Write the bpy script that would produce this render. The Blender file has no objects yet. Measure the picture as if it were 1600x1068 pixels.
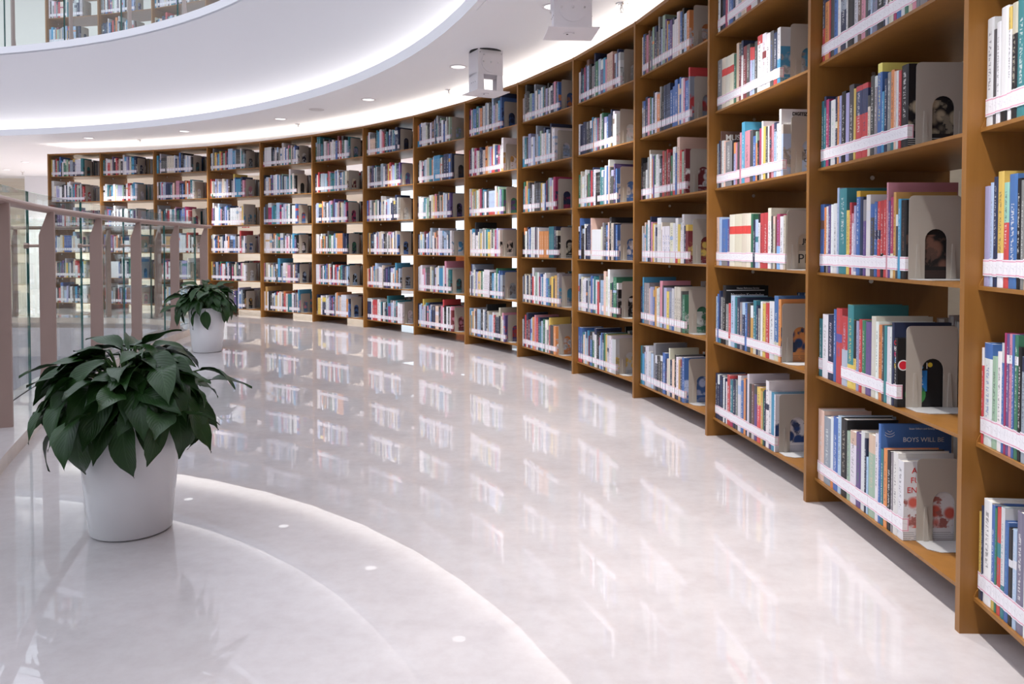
import bpy, bmesh, math, random
from mathutils import Vector, Matrix
random.seed(7)
S = bpy.context.scene
COL = S.collection

# ------------------------------------------------------------------ camera, world, exposure
F, PITCH, SY = 1250.67, 0.02727, -116.2
cam_d = bpy.data.cameras.new('camera')
cam_d.sensor_width = 36.0
cam_d.lens = F / 1600 * 36.0
cam_d.shift_y = SY / 1600
cam_d.clip_start = 0.05
cam_d.clip_end = 200
cam = bpy.data.objects.new('camera', cam_d)
COL.objects.link(cam)
cam.location = (0, 0, 0.8)
cam.rotation_euler = (math.pi / 2 - PITCH, 0, 0)
S.camera = cam

world = bpy.data.worlds.new('world')
S.world = world
world.use_nodes = True
bg = world.node_tree.nodes['Background']
bg.inputs[0].default_value = (0.85, 0.885, 1.0, 1)
bg.inputs[1].default_value = 1.4
S.view_settings.view_transform = 'Standard'
S.view_settings.look = 'None'
S.view_settings.gamma = 1
S.view_settings.use_curve_mapping = False
S.view_settings.exposure = 0.29
S.cycles.use_denoising = True
S.cycles.max_bounces = 10
S.cycles.transparent_max_bounces = 16
SPOT_W = 125.0
LED_E = 2.3
COVE_E = 6.5

# ------------------------------------------------------------------ measured plan (metres)
CX, CY, R, H = -7.398, 1.997, 8.3294, 1.9626
TS = [1.3895, 1.29704, 1.19754, 1.09373, 0.98847, 0.88259, 0.77722, 0.67341, 0.57051, 0.46832, 0.36798, 0.26777, 0.16544, 0.06001, -0.0417, -0.1417, -0.2417]
ZC = 2.09           # soffit
ZU = 2.955          # upper floor
UT = 0.018          # upright thickness
DEPTH = 0.45
def pol(r, t, z=0.0):
    return Vector((CX + r * math.cos(t), CY + r * math.sin(t), z))

# ------------------------------------------------------------------ materials
def mat(name, base=(.8, .8, .8), rough=.5, metal=0.0, coat=0.0, spec=.5):
    m = bpy.data.materials.new(name)
    m.use_nodes = True
    b = m.node_tree.nodes['Principled BSDF']
    b.inputs['Base Color'].default_value = (*base, 1)
    b.inputs['Roughness'].default_value = rough
    b.inputs['Metallic'].default_value = metal
    b.inputs['Coat Weight'].default_value = coat
    b.inputs['Specular IOR Level'].default_value = spec
    return m
class NT:
    """small helper around a material's node tree"""
    def __init__(s, m):
        s.t = m.node_tree; s.b = s.t.nodes['Principled BSDF']
    def n(s, kind, **kw):
        x = s.t.nodes.new(kind)
        for k, v in kw.items(): setattr(x, k, v)
        return x
    def l(s, a, b): s.t.links.new(a, b)
    def math(s, op, a, b=None, c=None):
        x = s.n('ShaderNodeMath', operation=op)
        for i, v in enumerate((a, b, c)):
            if v is None: continue
            if isinstance(v, (int, float)): x.inputs[i].default_value = v
            else: s.l(v, x.inputs[i])
        return x.outputs[0]
    def mix(s, fac, a, b):
        x = s.n('ShaderNodeMix', data_type='RGBA')
        for sock, v in ((x.inputs[0], fac), (x.inputs[6], a), (x.inputs[7], b)):
            if isinstance(v, (int, float)): sock.default_value = v
            elif isinstance(v, tuple): sock.default_value = (*v, 1)
            else: s.l(v, sock)
        return x.outputs[2]
    def noise(s, scale, detail=4, vec=None, rough=.5):
        x = s.n('ShaderNodeTexNoise')
        x.inputs['Scale'].default_value = scale
        x.inputs['Detail'].default_value = detail
        x.inputs['Roughness'].default_value = rough
        if vec is not None: s.l(vec, x.inputs['Vector'])
        return x
    def obj(s):
        return s.n('ShaderNodeTexCoord').outputs['Object']
    def mapping(s, vec, scale=(1, 1, 1), rot=(0, 0, 0)):
        x = s.n('ShaderNodeMapping')
        x.inputs['Scale'].default_value = scale
        x.inputs['Rotation'].default_value = rot
        s.l(vec, x.inputs['Vector'])
        return x.outputs[0]
    def ramp(s, fac, stops):
        x = s.n('ShaderNodeValToRGB')
        e = x.color_ramp.elements
        while len(e) < len(stops): e.new(.5)
        for el, (p, c) in zip(e, stops): el.position = p; el.color = (*c, 1)
        s.l(fac, x.inputs[0])
        return x.outputs[0]
    def bump(s, height, strength=.1, dist=.01, to='Normal'):
        x = s.n('ShaderNodeBump')
        x.inputs['Strength'].default_value = strength
        x.inputs['Distance'].default_value = dist
        s.l(height, x.inputs['Height'])
        s.l(x.outputs[0], s.b.inputs[to])
        return x

# polished pale stone floor
M_FLOOR = mat('polished_stone', (.8, .75, .74), .30, coat=1.0)
k = NT(M_FLOOR); o = k.obj()
n1 = k.noise(4.5, 9, k.mapping(o, (1, 1.6, 1), (0, 0, .5)), .62)
n2 = k.noise(26, 7, o, .65)
c1 = k.ramp(n1.outputs[0], [(.28, (.565, .525, .535)), (.5, (.615, .578, .588)), (.72, (.655, .62, .63))])
c2 = k.ramp(n2.outputs[0], [(.35, (.92, .90, .90)), (.6, (1, 1, 1))])
mx = k.n('ShaderNodeMix', data_type='RGBA', blend_type='MULTIPLY')
mx.inputs[0].default_value = .8
k.l(c1, mx.inputs[6]); k.l(c2, mx.inputs[7]); k.l(mx.outputs[2], k.b.inputs['Base Color'])
k.b.inputs['Coat Roughness'].default_value = .008
k.b.inputs['Coat IOR'].default_value = 1.5
k.b.inputs['Specular IOR Level'].default_value = .2
n3 = k.noise(2.6, 2, o)
bmp = k.bump(n3.outputs[0], .022, .010, 'Coat Normal')

# brown laminate
M_WOOD = mat('brown_laminate', (.33, .135, .028), .38, spec=.45)
k = NT(M_WOOD); o = k.obj()
n = k.noise(3, 5, k.mapping(o, (14, 14, .8)), .6)
k.l(k.ramp(n.outputs[0], [(.3, (.27, .118, .025)), (.7, (.32, .143, .033))]), k.b.inputs['Base Color'])
n = k.noise(400, 2, o); k.bump(n.outputs[0], .04, .001)

M_WHITE = mat('white_plaster', (.885, .885, .915), .6)
k = NT(M_WHITE); n = k.noise(60, 3, k.obj()); k.bump(n.outputs[0], .03, .002)
M_BEIGE = mat('beige_stone_wall', (.78, .68, .53), .45)
k = NT(M_BEIGE); o = k.obj()
n = k.noise(1.2, 6, k.mapping(o, (1, 1, 9)), .6)
k.l(k.ramp(n.outputs[0], [(.3, (.76, .68, .55)), (.5, (.83, .76, .63)), (.7, (.87, .82, .72))]), k.b.inputs['Base Color'])
M_CREAM = mat('cream_wall', (.84, .82, .74), .55)
k = NT(M_CREAM); n = k.noise(60, 3, k.obj()); k.bump(n.outputs[0], .03, .002)
M_KERB = mat('beige_kerb_stone', (.70, .58, .47), .3, coat=.4)
k = NT(M_KERB); n = k.noise(8, 6, k.obj(), .6)
k.l(k.ramp(n.outputs[0], [(.3, (.64, .53, .43)), (.7, (.74, .63, .53))]), k.b.inputs['Base Color'])
M_RAIL = mat('rose_brown_metal', (.40, .275, .24), .38, metal=.25)
k = NT(M_RAIL); n = k.noise(120, 2, k.obj()); k.bump(n.outputs[0], .03, .001)
M_STEEL = mat('brushed_bronze_steel', (.42, .30, .25), .3, metal=.8)
k = NT(M_STEEL); n = k.noise(200, 2, k.obj()); k.bump(n.outputs[0], .03, .001)
M_BOOKEND = mat('grey_beige_painted_steel', (.46, .42, .37), .42, spec=.5)
k = NT(M_BOOKEND); n = k.noise(150, 3, k.obj()); k.bump(n.outputs[0], .05, .001)
M_POT = mat('white_glazed_plastic', (.83, .82, .84), .22, coat=.5)
k = NT(M_POT); n = k.noise(5, 3, k.obj())
k.l(k.ramp(n.outputs[0], [(.3, (.82, .81, .83)), (.7, (.85, .84, .86))]), k.b.inputs['Base Color'])
M_SOIL = mat('dark_potting_soil', (.035, .022, .014), .95)
k = NT(M_SOIL); n = k.noise(90, 5, k.obj()); k.bump(n.outputs[0], .8, .01)
M_MOUNT = mat('white_powder_coat', (.80, .77, .80), .5)
k = NT(M_MOUNT); n = k.noise(220, 2, k.obj()); k.bump(n.outputs[0], .05, .001)
M_CHROME = mat('chrome', (.62, .60, .60), .22, metal=1)
k = NT(M_CHROME); n = k.noise(90, 2, k.obj()); k.bump(n.outputs[0], .02, .001)
M_BLACK = mat('black_shade_and_screw', (.012, .012, .014), .7)
k = NT(M_BLACK); n = k.noise(30, 2, k.obj()); k.bump(n.outputs[0], .1, .001)
M_FRAME = mat('grey_window_frame', (.35, .36, .38), .4, metal=.4)
k = NT(M_FRAME); n = k.noise(90, 2, k.obj()); k.bump(n.outputs[0], .03, .001)
M_PAGES = mat('book_pages', (.80, .77, .72), .8)
k = NT(M_PAGES); o = k.obj(); n = k.noise(900, 1, k.mapping(o, (1, .05, .05)))
k.l(k.ramp(n.outputs[0], [(.3, (.68, .65, .60)), (.7, (.84, .82, .78))]), k.b.inputs['Base Color'])
M_TXT_W = mat('white_print', (.80, .80, .80), .6)
M_TXT_K = mat('black_print', (.02, .02, .022), .6)
M_TXT_R = mat('red_print', (.55, .03, .03), .6)
M_ORANGE = mat('orange_fabric', (.75, .22, .06), .8)
for mm in (M_TXT_W, M_TXT_K, M_TXT_R, M_ORANGE):
    k = NT(mm); n = k.noise(300, 2, k.obj()); k.bump(n.outputs[0], .02, .0005)

def emitter(name, colr, e):
    m = bpy.data.materials.new(name); m.use_nodes = True
    t = m.node_tree; t.nodes.remove(t.nodes['Principled BSDF'])
    x = t.nodes.new('ShaderNodeEmission')
    x.inputs[0].default_value = (*colr, 1); x.inputs[1].default_value = e
    t.links.new(x.outputs[0], t.nodes['Material Output'].inputs[0])
    return m
M_LED = emitter('warm_white_led', (1, .92, .84), LED_E)
M_COVE = emitter('cove_led', (1, .95, .90), COVE_E)
M_LAMP = emitter('lamp_disc', (1, .98, .97), 1.9)

# clear glass: reflects by angle, lets the rest through with a faint green tint
M_GLASS = bpy.data.materials.new('clear_glass'); M_GLASS.use_nodes = True
t = M_GLASS.node_tree; t.nodes.remove(t.nodes['Principled BSDF'])
tr = t.nodes.new('ShaderNodeBsdfTransparent'); tr.inputs[0].default_value = (.93, .965, .955, 1)
gl = t.nodes.new('ShaderNodeBsdfGlossy'); gl.inputs['Roughness'].default_value = .01
lw = t.nodes.new('ShaderNodeLayerWeight'); lw.inputs[0].default_value = .5
pw = t.nodes.new('ShaderNodeMath'); pw.operation = 'POWER'; pw.inputs[1].default_value = 5; t.links.new(lw.outputs['Facing'], pw.inputs[0])
fr = t.nodes.new('ShaderNodeMath'); fr.operation = 'MULTIPLY_ADD'; fr.inputs[1].default_value = .55; fr.inputs[2].default_value = .03; t.links.new(pw.outputs[0], fr.inputs[0])
ms = t.nodes.new('ShaderNodeMixShader')
t.links.new(fr.outputs[0], ms.inputs[0]); t.links.new(tr.outputs[0], ms.inputs[1]); t.links.new(gl.outputs[0], ms.inputs[2])
t.links.new(ms.outputs[0], t.nodes['Material Output'].inputs[0])
M_GEDGE = mat('green_glass_edge', (.03, .13, .115), .15, coat=.5)
k = NT(M_GEDGE); n = k.noise(60, 2, k.obj()); k.bump(n.outputs[0], .02, .001)

# book covers: colours come with the mesh, print (bands, title marks, cover art) is flat procedural print
M_COVER = mat('book_cover', (.5, .5, .5), .42, spec=.4)
k = NT(M_COVER)
def attr(nm): return k.n('ShaderNodeAttribute', attribute_name=nm)
a1, a2, a3 = attr('col'), attr('col2'), attr('par')
uv = k.n('ShaderNodeUVMap', uv_map='uv').outputs[0]
sep = k.n('ShaderNodeSeparateXYZ'); k.l(uv, sep.inputs[0])
u, v = sep.outputs[0], sep.outputs[1]
ps = k.n('ShaderNodeSeparateXYZ'); k.l(a3.outputs['Vector'], ps.inputs[0])
kind = a1.outputs['Alpha']; seed = a2.outputs['Alpha']
band = k.math('MULTIPLY', k.math('GREATER_THAN', v, ps.outputs[0]), k.math('LESS_THAN', v, ps.outputs[1]))
base = k.mix(band, a1.outputs['Color'], a2.outputs['Color'])
isspine = k.math('MULTIPLY', k.math('GREATER_THAN', kind, .3), k.math('LESS_THAN', kind, .7))
isart = k.math('GREATER_THAN', kind, .8)
lum = k.n('ShaderNodeRGBToBW'); k.l(base, lum.inputs[0])
ink = k.mix(k.math('GREATER_THAN', lum.outputs[0], .3), (.82, .82, .80), (.05, .05, .07))
ink = k.mix(k.math('GREATER_THAN', k.math('FRACT', k.math('MULTIPLY', seed, 7.3)), .62), ink, a2.outputs['Color'])
cv = k.n('ShaderNodeCombineXYZ')
k.l(k.math('MULTIPLY', u, 2.6), cv.inputs[0]); k.l(k.math('MULTIPLY', v, 62.0), cv.inputs[1]); k.l(k.math('MULTIPLY', seed, 91.0), cv.inputs[2])
gn = k.noise(1.0, 2, cv.outputs[0], .6)
vs = k.math('ADD', v, k.math('MULTIPLY', seed, .18))
tz = k.math('MULTIPLY', k.math('MULTIPLY', k.math('GREATER_THAN', u, .33), k.math('LESS_THAN', u, .67)),
            k.math('MULTIPLY', k.math('GREATER_THAN', vs, .38), k.math('LESS_THAN', vs, .92)))
tm = k.math('MULTIPLY', k.math('MULTIPLY', tz, k.math('GREATER_THAN', gn.outputs[0], .52)), k.math('MULTIPLY', isspine, ps.outputs[2]))
c = k.mix(k.math('MULTIPLY', tm, .62), base, ink)
# cover art
ca = k.n('ShaderNodeCombineXYZ')
k.l(k.math('MULTIPLY', u, 3.0), ca.inputs[0]); k.l(k.math('MULTIPLY', v, 4.2), ca.inputs[1]); k.l(k.math('MULTIPLY', seed, 57.0), ca.inputs[2])
vo = k.n('ShaderNodeTexVoronoi'); vo.inputs['Scale'].default_value = 1.3; k.l(ca.outputs[0], vo.inputs['Vector'])
an = k.noise(1.6, 5, ca.outputs[0], .6)
hs = k.n('ShaderNodeHueSaturation'); hs.inputs['Saturation'].default_value = .8; k.l(a2.outputs['Color'], hs.inputs['Color'])
hs.inputs['Value'].default_value = .6
def sstep(val, a, b):
    x = k.n('ShaderNodeMapRange', interpolation_type='SMOOTHSTEP'); k.l(val, x.inputs[0]); x.inputs[1].default_value = a; x.inputs[2].default_value = b; return x.outputs[0]
pic = k.math('MULTIPLY', k.math('GREATER_THAN', v, .16), k.math('LESS_THAN', v, .56))
art = k.mix(k.math('MULTIPLY', sstep(vo.outputs['Distance'], .62, .40), pic), a1.outputs['Color'], a2.outputs['Color'])
art = k.mix(k.math('MULTIPLY', sstep(an.outputs[0], .52, .60), pic), art, hs.outputs[0])
ruled = k.math('MULTIPLY', k.math('LESS_THAN', v, .12), k.math('MULTIPLY', k.math('GREATER_THAN', k.math('SINE', k.math('MULTIPLY', v, 260.0)), .3), k.math('GREATER_THAN', an.outputs[0], .45)))
art = k.mix(k.math('MULTIPLY', ruled, .5), art, ink)
inart = k.math('MULTIPLY', isart, k.math('LESS_THAN', v, .66))
c = k.mix(inart, c, art)
k.l(c, k.b.inputs['Base Color'])

M_LABEL = mat('white_spine_label', (.82, .80, .83), .6)
k = NT(M_LABEL)
uv = k.n('ShaderNodeUVMap', uv_map='uv').outputs[0]
sep = k.n('ShaderNodeSeparateXYZ'); k.l(uv, sep.inputs[0]); u, v = sep.outputs[0], sep.outputs[1]
ln = k.math('ADD', k.math('COMPARE', v, .10, .035), k.math('COMPARE', v, .90, .035))
ln = k.math('MINIMUM', k.math('ADD', ln, k.math('GREATER_THAN', k.math('ABSOLUTE', k.math('SUBTRACT', u, .5)), .455)), 1.0)
ln = k.math('MULTIPLY', ln, k.math('MULTIPLY', k.math('GREATER_THAN', v, .05), k.math('LESS_THAN', v, .95)))
cv = k.n('ShaderNodeCombineXYZ'); k.l(k.math('MULTIPLY', u, 3.0), cv.inputs[0]); k.l(k.math('MULTIPLY', v, 9.0), cv.inputs[1])
oi = k.n('ShaderNodeTexCoord').outputs['Object']
ad = k.n('ShaderNodeVectorMath', operation='ADD'); k.l(cv.outputs[0], ad.inputs[0]); k.l(k.mapping(oi, (60, 60, 0)), ad.inputs[1])
tn = k.noise(1.0, 2, ad.outputs[0])
tx = k.math('MULTIPLY', k.math('GREATER_THAN', tn.outputs[0], .58), k.math('COMPARE', v, .5, .26))
c = k.mix(k.math('MULTIPLY', tx, .2), (.84, .82, .86), (.25, .24, .28))
c = k.mix(k.math('MULTIPLY', ln, .75), c, (.72, .22, .36))
k.l(c, k.b.inputs['Base Color'])

# dark glossy leaf
M_LEAF = mat('dark_green_leaf', (.02, .06, .015), .38, spec=.32)
k = NT(M_LEAF)
uv = k.n('ShaderNodeUVMap', uv_map='uv').outputs[0]
sep = k.n('ShaderNodeSeparateXYZ'); k.l(uv, sep.inputs[0]); u, v = sep.outputs[0], sep.outputs[1]
au = k.math('ABSOLUTE', k.math('SUBTRACT', u, .5))
rib = k.math('LESS_THAN', au, .025)
wv = k.math('SINE', k.math('MULTIPLY', k.math('ADD', k.math('MULTIPLY', v, 11.0), k.math('MULTIPLY', au, -9.0)), 6.283))
oi = k.n('ShaderNodeObjectInfo')
nn = k.noise(7, 3, k.obj())
gcol = k.mix(oi.outputs['Random'], (.009, .036, .007), (.017, .056, .010))
gcol = k.mix(k.math('MULTIPLY', nn.outputs[0], .5), gcol, (.026, .070, .014))
gcol = k.mix(k.math('MULTIPLY', rib, .35), gcol, (.05, .10, .04))
k.l(gcol, k.b.inputs['Base Color'])
k.bump(wv, .12, .002)
M_STEM = mat('green_stem', (.05, .11, .025), .5)
k = NT(M_STEM); n = k.noise(60, 2, k.obj()); k.bump(n.outputs[0], .1, .001)

# ------------------------------------------------------------------ mesh helpers
class MB:
    """collects quads with material, uv and print attributes, builds ONE mesh object"""
    def __init__(s): s.v = []; s.f = []; s.m = []; s.uv = []; s.at = []; s.sm = []
    def quad(s, pts, m=0, uv=None, at=None, smooth=False):
        i = len(s.v); s.v += [tuple(p) for p in pts]
        s.f.append(tuple(range(i, i + len(pts)))); s.m.append(m); s.sm.append(smooth)
        s.uv += list(uv) if uv else [(0, 0)] * len(pts)
        s.at += [at] * len(pts)
    def box(s, a, b, m=0, at=None, T=None, skip=''):
        x0, y0, z0 = a; x1, y1, z1 = b
        P = [Vector(q) for q in ((x0, y0, z0), (x1, y0, z0), (x1, y1, z0), (x0, y1, z0), (x0, y0, z1), (x1, y0, z1), (x1, y1, z1), (x0, y1, z1))]
        if T is not None: P = [T @ q for q in P]
        U = [(0, 0), (1, 0), (1, 1), (0, 1)]
        for nm, q in (('d', (3, 2, 1, 0)), ('u', (4, 5, 6, 7)), ('f', (0, 1, 5, 4)), ('r', (1, 2, 6, 5)), ('b', (2, 3, 7, 6)), ('l', (3, 0, 4, 7))):
            if nm not in skip: s.quad([P[j] for j in q], m, U, at)
    def prism(s, poly, z0, z1, m=0, T=None):
        """poly: list of (x,y) ccw"""
        lo = [Vector((x, y, z0)) for x, y in poly]; hi = [Vector((x, y, z1)) for x, y in poly]
        if T is not None: lo = [T @ q for q in lo]; hi = [T @ q for q in hi]
        s.quad(hi, m); s.quad(lo[::-1], m)
        n = len(poly)
        for i in range(n): s.quad([lo[i], lo[(i + 1) % n], hi[(i + 1) % n], hi[i]], m)
    def cyl(s, p, q, r0, r1=None, n=12, m=0, cap=True, smooth=True):
        r1 = r0 if r1 is None else r1
        p, q = Vector(p), Vector(q); d = (q - p).normalized()
        a = d.orthogonal().normalized(); b = d.cross(a)
        A = [p + (a * math.cos(2 * math.pi * i / n) + b * math.sin(2 * math.pi * i / n)) * r0 for i in range(n)]
        B = [q + (a * math.cos(2 * math.pi * i / n) + b * math.sin(2 * math.pi * i / n)) * r1 for i in range(n)]
        for i in range(n): s.quad([A[i], A[(i + 1) % n], B[(i + 1) % n], B[i]], m, smooth=smooth)
        if cap: s.quad(A[::-1], m); s.quad(B, m)
    def tube(s, pts, prof, m=0, cap=True):
        """sweep a closed (side, up) profile along a polyline, keeping world z up"""
        n = len(pts); rings = []
        for i in range(n):
            d = (Vector(pts[min(i + 1, n - 1)]) - Vector(pts[max(i - 1, 0)])).normalized()
            side = Vector((d.y, -d.x, 0)).normalized(); upv = side.cross(d)
            rings.append([Vector(pts[i]) + side * a + upv * b for a, b in prof])
        k = len(prof)
        for i in range(n - 1):
            for j in range(k):
                s.quad([rings[i][j], rings[i][(j + 1) % k], rings[i + 1][(j + 1) % k], rings[i + 1][j]], m, smooth=True)
        if cap: s.quad(rings[0][::-1], m); s.quad(rings[-1], m)
    def revolve(s, prof, t0, t1, n, m=0, smooth=True, ms=None):
        """prof: (r, z) chain revolved about the room's centre"""
        for i in range(n):
            a, b = t0 + (t1 - t0) * i / n, t0 + (t1 - t0) * (i + 1) / n
            for j in range(len(prof) - 1):
                (r0, z0), (r1, z1) = prof[j], prof[j + 1]
                s.quad([pol(r0, a, z0), pol(r0, b, z0), pol(r1, b, z1), pol(r1, a, z1)], (ms[j] if ms else m), smooth=smooth)
    def build(s, name, mats, parent=None, weld=False, loc=None, rotz=None):
        me = bpy.data.meshes.new(name)
        me.from_pydata(s.v, [], s.f)
        for mm in (mats if isinstance(mats, (list, tuple)) else [mats]): me.materials.append(mm)
        me.polygons.foreach_set('material_index', s.m)
        me.polygons.foreach_set('use_smooth', s.sm)
        l = me.uv_layers.new(name='uv'); l.data.foreach_set('uv', [c for q in s.uv for c in q])
        if any(a is not None for a in s.at):
            Z = ((0, 0, 0, 0), (0, 0, 0, 0), (2, 2, 0))
            at = [a or Z for a in s.at]
            for nm, i in (('col', 0), ('col2', 1)):
                x = me.color_attributes.new(nm, 'FLOAT_COLOR', 'CORNER'); x.data.foreach_set('color', [c for a in at for c in a[i]])
            x = me.attributes.new('par', 'FLOAT_VECTOR', 'CORNER'); x.data.foreach_set('vector', [c for a in at for c in a[2]])
        me.update()
        if weld:
            bm = bmesh.new(); bm.from_mesh(me); bmesh.ops.remove_doubles(bm, verts=bm.verts, dist=1e-5); bm.to_mesh(me); bm.free()
        ob = bpy.data.objects.new(name, me); COL.objects.link(ob)
        if parent is not None: ob.parent = parent
        if loc is not None: ob.location = loc
        if rotz is not None: ob.rotation_euler = (0, 0, rotz)
        return ob
def tag(ob, label=None, cat=None, group=None, kind=None):
    for kk, vv in (('label', label), ('category', cat), ('group', group), ('kind', kind)):
        if vv: ob[kk] = vv
    return ob
def empty(name, loc, rotz=0.0):
    ob = bpy.data.objects.new(name, None); COL.objects.link(ob)
    ob.location = loc; ob.rotation_euler = (0, 0, rotz); ob.empty_display_size = .1
    return ob
def structure(ob): ob['kind'] = 'structure'; return ob
def text(body, size, mat_, parent, M, name='title', depth=.0003, align='CENTER', weight=None):
    cu = bpy.data.curves.new(name, 'FONT'); cu.body = body; cu.size = size; cu.align_x = align; cu.align_y = 'CENTER'; cu.extrude = depth
    if weight: cu.offset = weight
    tmp = bpy.data.objects.new('tmp', cu); COL.objects.link(tmp)
    me = bpy.data.meshes.new_from_object(tmp.evaluated_get(bpy.context.evaluated_depsgraph_get()))
    bpy.data.objects.remove(tmp); me.materials.clear(); me.materials.append(mat_)
    ob = bpy.data.objects.new(name, me); COL.objects.link(ob); ob.parent = parent; ob.matrix_local = M
    return ob
ORD = 'zeroth first second third fourth fifth sixth seventh eighth ninth tenth eleventh twelfth thirteenth fourteenth fifteenth sixteenth'.split()
def ordn(n):
    if n < len(ORD): return ORD[n]
    return '%d%s' % (n, {1: 'st', 2: 'nd', 3: 'rd'}.get(n % 10 if n % 100 not in (11, 12, 13) else 0, 'th'))

# ------------------------------------------------------------------ railing plan (needed by the floor opening)
POSTS = [(-1.30, 1.45), (-1.72, 2.36), (-2.09, 3.27), (-2.42, 4.17), (-2.69, 5.18), (-2.85, 6.07), (-2.97, 7.05), (-3.04, 7.90),
         (-3.67, 8.30), (-4.25, 8.42), (-5.25, 8.45), (-6.3, 8.35)]
def smooth_path(P, n=8):
    out = []
    for i in range(len(P) - 1):
        p0, p1, p2, p3 = [Vector(P[max(0, min(len(P) - 1, i + d))]) for d in (-1, 0, 1, 2)]
        for j in range(n):
            t = j / n
            out.append(.5 * ((2 * p1) + (p2 - p0) * t + (2 * p0 - 5 * p1 + 4 * p2 - p3) * t * t + (3 * p1 - p0 - 3 * p2 + p3) * t ** 3))
    out.append(Vector(P[-1])); return out
FRONT = smooth_path(POSTS[:8], 6)
RETURN = smooth_path(POSTS[7:], 4)
def offset(path, d):
    out = []
    for i, p in enumerate(path):
        a, b = path[max(0, i - 1)], path[min(len(path) - 1, i + 1)]
        t = (b - a).normalized(); out.append(p + Vector((-t.y, t.x)) * d)   # +d = left of travel (towards the opening)
    return out
RPATH = FRONT + RETURN[1:]

# ------------------------------------------------------------------ structure
PI = math.pi
# floor with the opening behind the railing
hole = [Vector(p) for p in offset(RPATH, .16)]
hole = [p for p in hole] + [Vector((-7.6, 7.4)), Vector((-9.2, 5.2)), Vector((-9.3, 2.0)), Vector((-7.6, -.6)), Vector((-4.6, -1.2)), Vector((-2.2, -.4))]
bm = bmesh.new()
def loop(pts, z):
    vs = [bm.verts.new((p.x, p.y, z)) for p in pts]
    return vs, [bm.edges.new((vs[i], vs[(i + 1) % len(vs)])) for i in range(len(vs))]
outer = [pol(16.8, 2 * PI * i / 64) for i in range(64)]
v1, e1 = loop(outer, 0); v2, e2 = loop(hole, 0)
bmesh.ops.triangle_fill(bm, use_beauty=True, edges=e1 + e2)
for fc in bm.faces:
    if fc.normal.z < 0: fc.normal_flip()
lo = [bm.verts.new((p.x, p.y, -.35)) for p in hole]
for i in range(len(hole)):
    bm.faces.new((v2[i], lo[i], lo[(i + 1) % len(hole)], v2[(i + 1) % len(hole)]))
me = bpy.data.meshes.new('floor'); bm.to_mesh(me); bm.free(); me.materials.append(M_FLOOR)
fl = bpy.data.objects.new('floor', me); COL.objects.link(fl); structure(fl)
m = MB(); m.box((-12, -4, -3.25), (0, 11, -3.2)); structure(m.build('floor_lower', M_FLOOR))
m = MB()
lp = offset([Vector((p.x, p.y)) for p in hole], 0)
for i in range(len(hole)):
    a, b = hole[i], hole[(i + 1) % len(hole)]
    c0 = Vector((-5.5, 3.2)); A = c0 + (a - c0) * 1.25; B = c0 + (b - c0) * 1.25
    m.quad([(A.x, A.y, -3.2), (B.x, B.y, -3.2), (B.x, B.y, -.35), (A.x, A.y, -.35)])
    m.quad([(A.x, A.y, -.35), (B.x, B.y, -.35), (b.x, b.y, -.35), (a.x, a.y, -.35)])
structure(m.build('wall_lower', M_WHITE))

# soffit over the walkway with its turned-up inner lip, and the sloped fascia of the upper floor edge
A0, A1 = 0, 2 * PI
m = MB(); m.revolve([(7.56, ZC), (16.8, ZC)], A0, A1, 144)
structure(m.build('ceiling', M_WHITE, weld=True))
m = MB(); m.revolve([(7.585, ZC + .070), (7.56, ZC + .070), (7.56, ZC - .003)], A0, A1, 144, smooth=False)
m.revolve([(7.72, ZC + .012), (7.585, ZC + .012), (7.585, ZC + .070)], A0, A1, 144, smooth=False)
structure(m.build('trim_1', M_WHITE))
m = MB()
fas = [(7.72, ZC + .012)] + [(7.72 - .665 * (j / 10), ZC + .02 + (2.882 - ZC - .02) * (j / 10) ** .92) for j in range(0, 11)]
m.revolve(fas, A0, A1, 144)
structure(m.build('trim_2', M_WHITE, weld=True))
m = MB()
m.revolve([(7.055, 2.882), (7.075, 2.886), (7.075, 2.896), (7.05, 2.898), (7.05, 2.97), (7.2, 2.97), (7.2, ZU), (16.8, ZU)], A0, A1, 144, smooth=False)
structure(m.build('floor_upper', M_WHITE))
# cove light lying in the trough behind the lip
m = MB(); m.revolve([(7.60, ZC + .016), (7.62, ZC + .020), (7.64, ZC + .016)], A0, A1, 144)
tag(m.build('cove_light', M_COVE), 'white light strip hidden behind the curved ceiling lip', 'light strip')

# outer walls
m = MB()
m.revolve([(16.7, -.2), (16.7, 7.2)], math.radians(118), math.radians(420 - 40), 60)
structure(m.build('wall_outer', M_WHITE, weld=True))
m = MB(); m.revolve([(13.2, ZU), (13.2, 6.2)], math.radians(40), math.radians(140), 40); structure(m.build('wall_upper', M_CREAM, weld=True))
m = MB(); m.revolve([(11.5, 6.0), (16.8, 6.0)], A0, A1, 72); structure(m.build('ceiling_sky_block', M_WHITE, weld=True))  # unseen ring added to limit skylight falling on the upper floor

def wall(name, pts, z0, z1, mt, thick=.1):
    m = MB()
    for (x0, y0), (x1, y1) in zip(pts[:-1], pts[1:]):
        d = Vector((x1 - x0, y1 - y0)).normalized(); n = Vector((-d.y, d.x)) * thick
        m.prism([(x0, y0), (x1, y1), (x1 + n.x, y1 + n.y), (x0 + n.x, y0 + n.y)], z0, z1)
    return structure(m.build(name, mt))
wall('wall_left', [(-9.05, 15.4), (-15.5, 15.4)], 0, ZC, M_BEIGE, -.1)
wall('wall_pillar', [(-8.25, 14.9), (-9.05, 14.9)], 0, ZC, M_WHITE, -.3)
wall('wall_back', [(-2.5, 14.7), (-8.25, 14.9)], 0, ZC, M_BEIGE, -.1)
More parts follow.
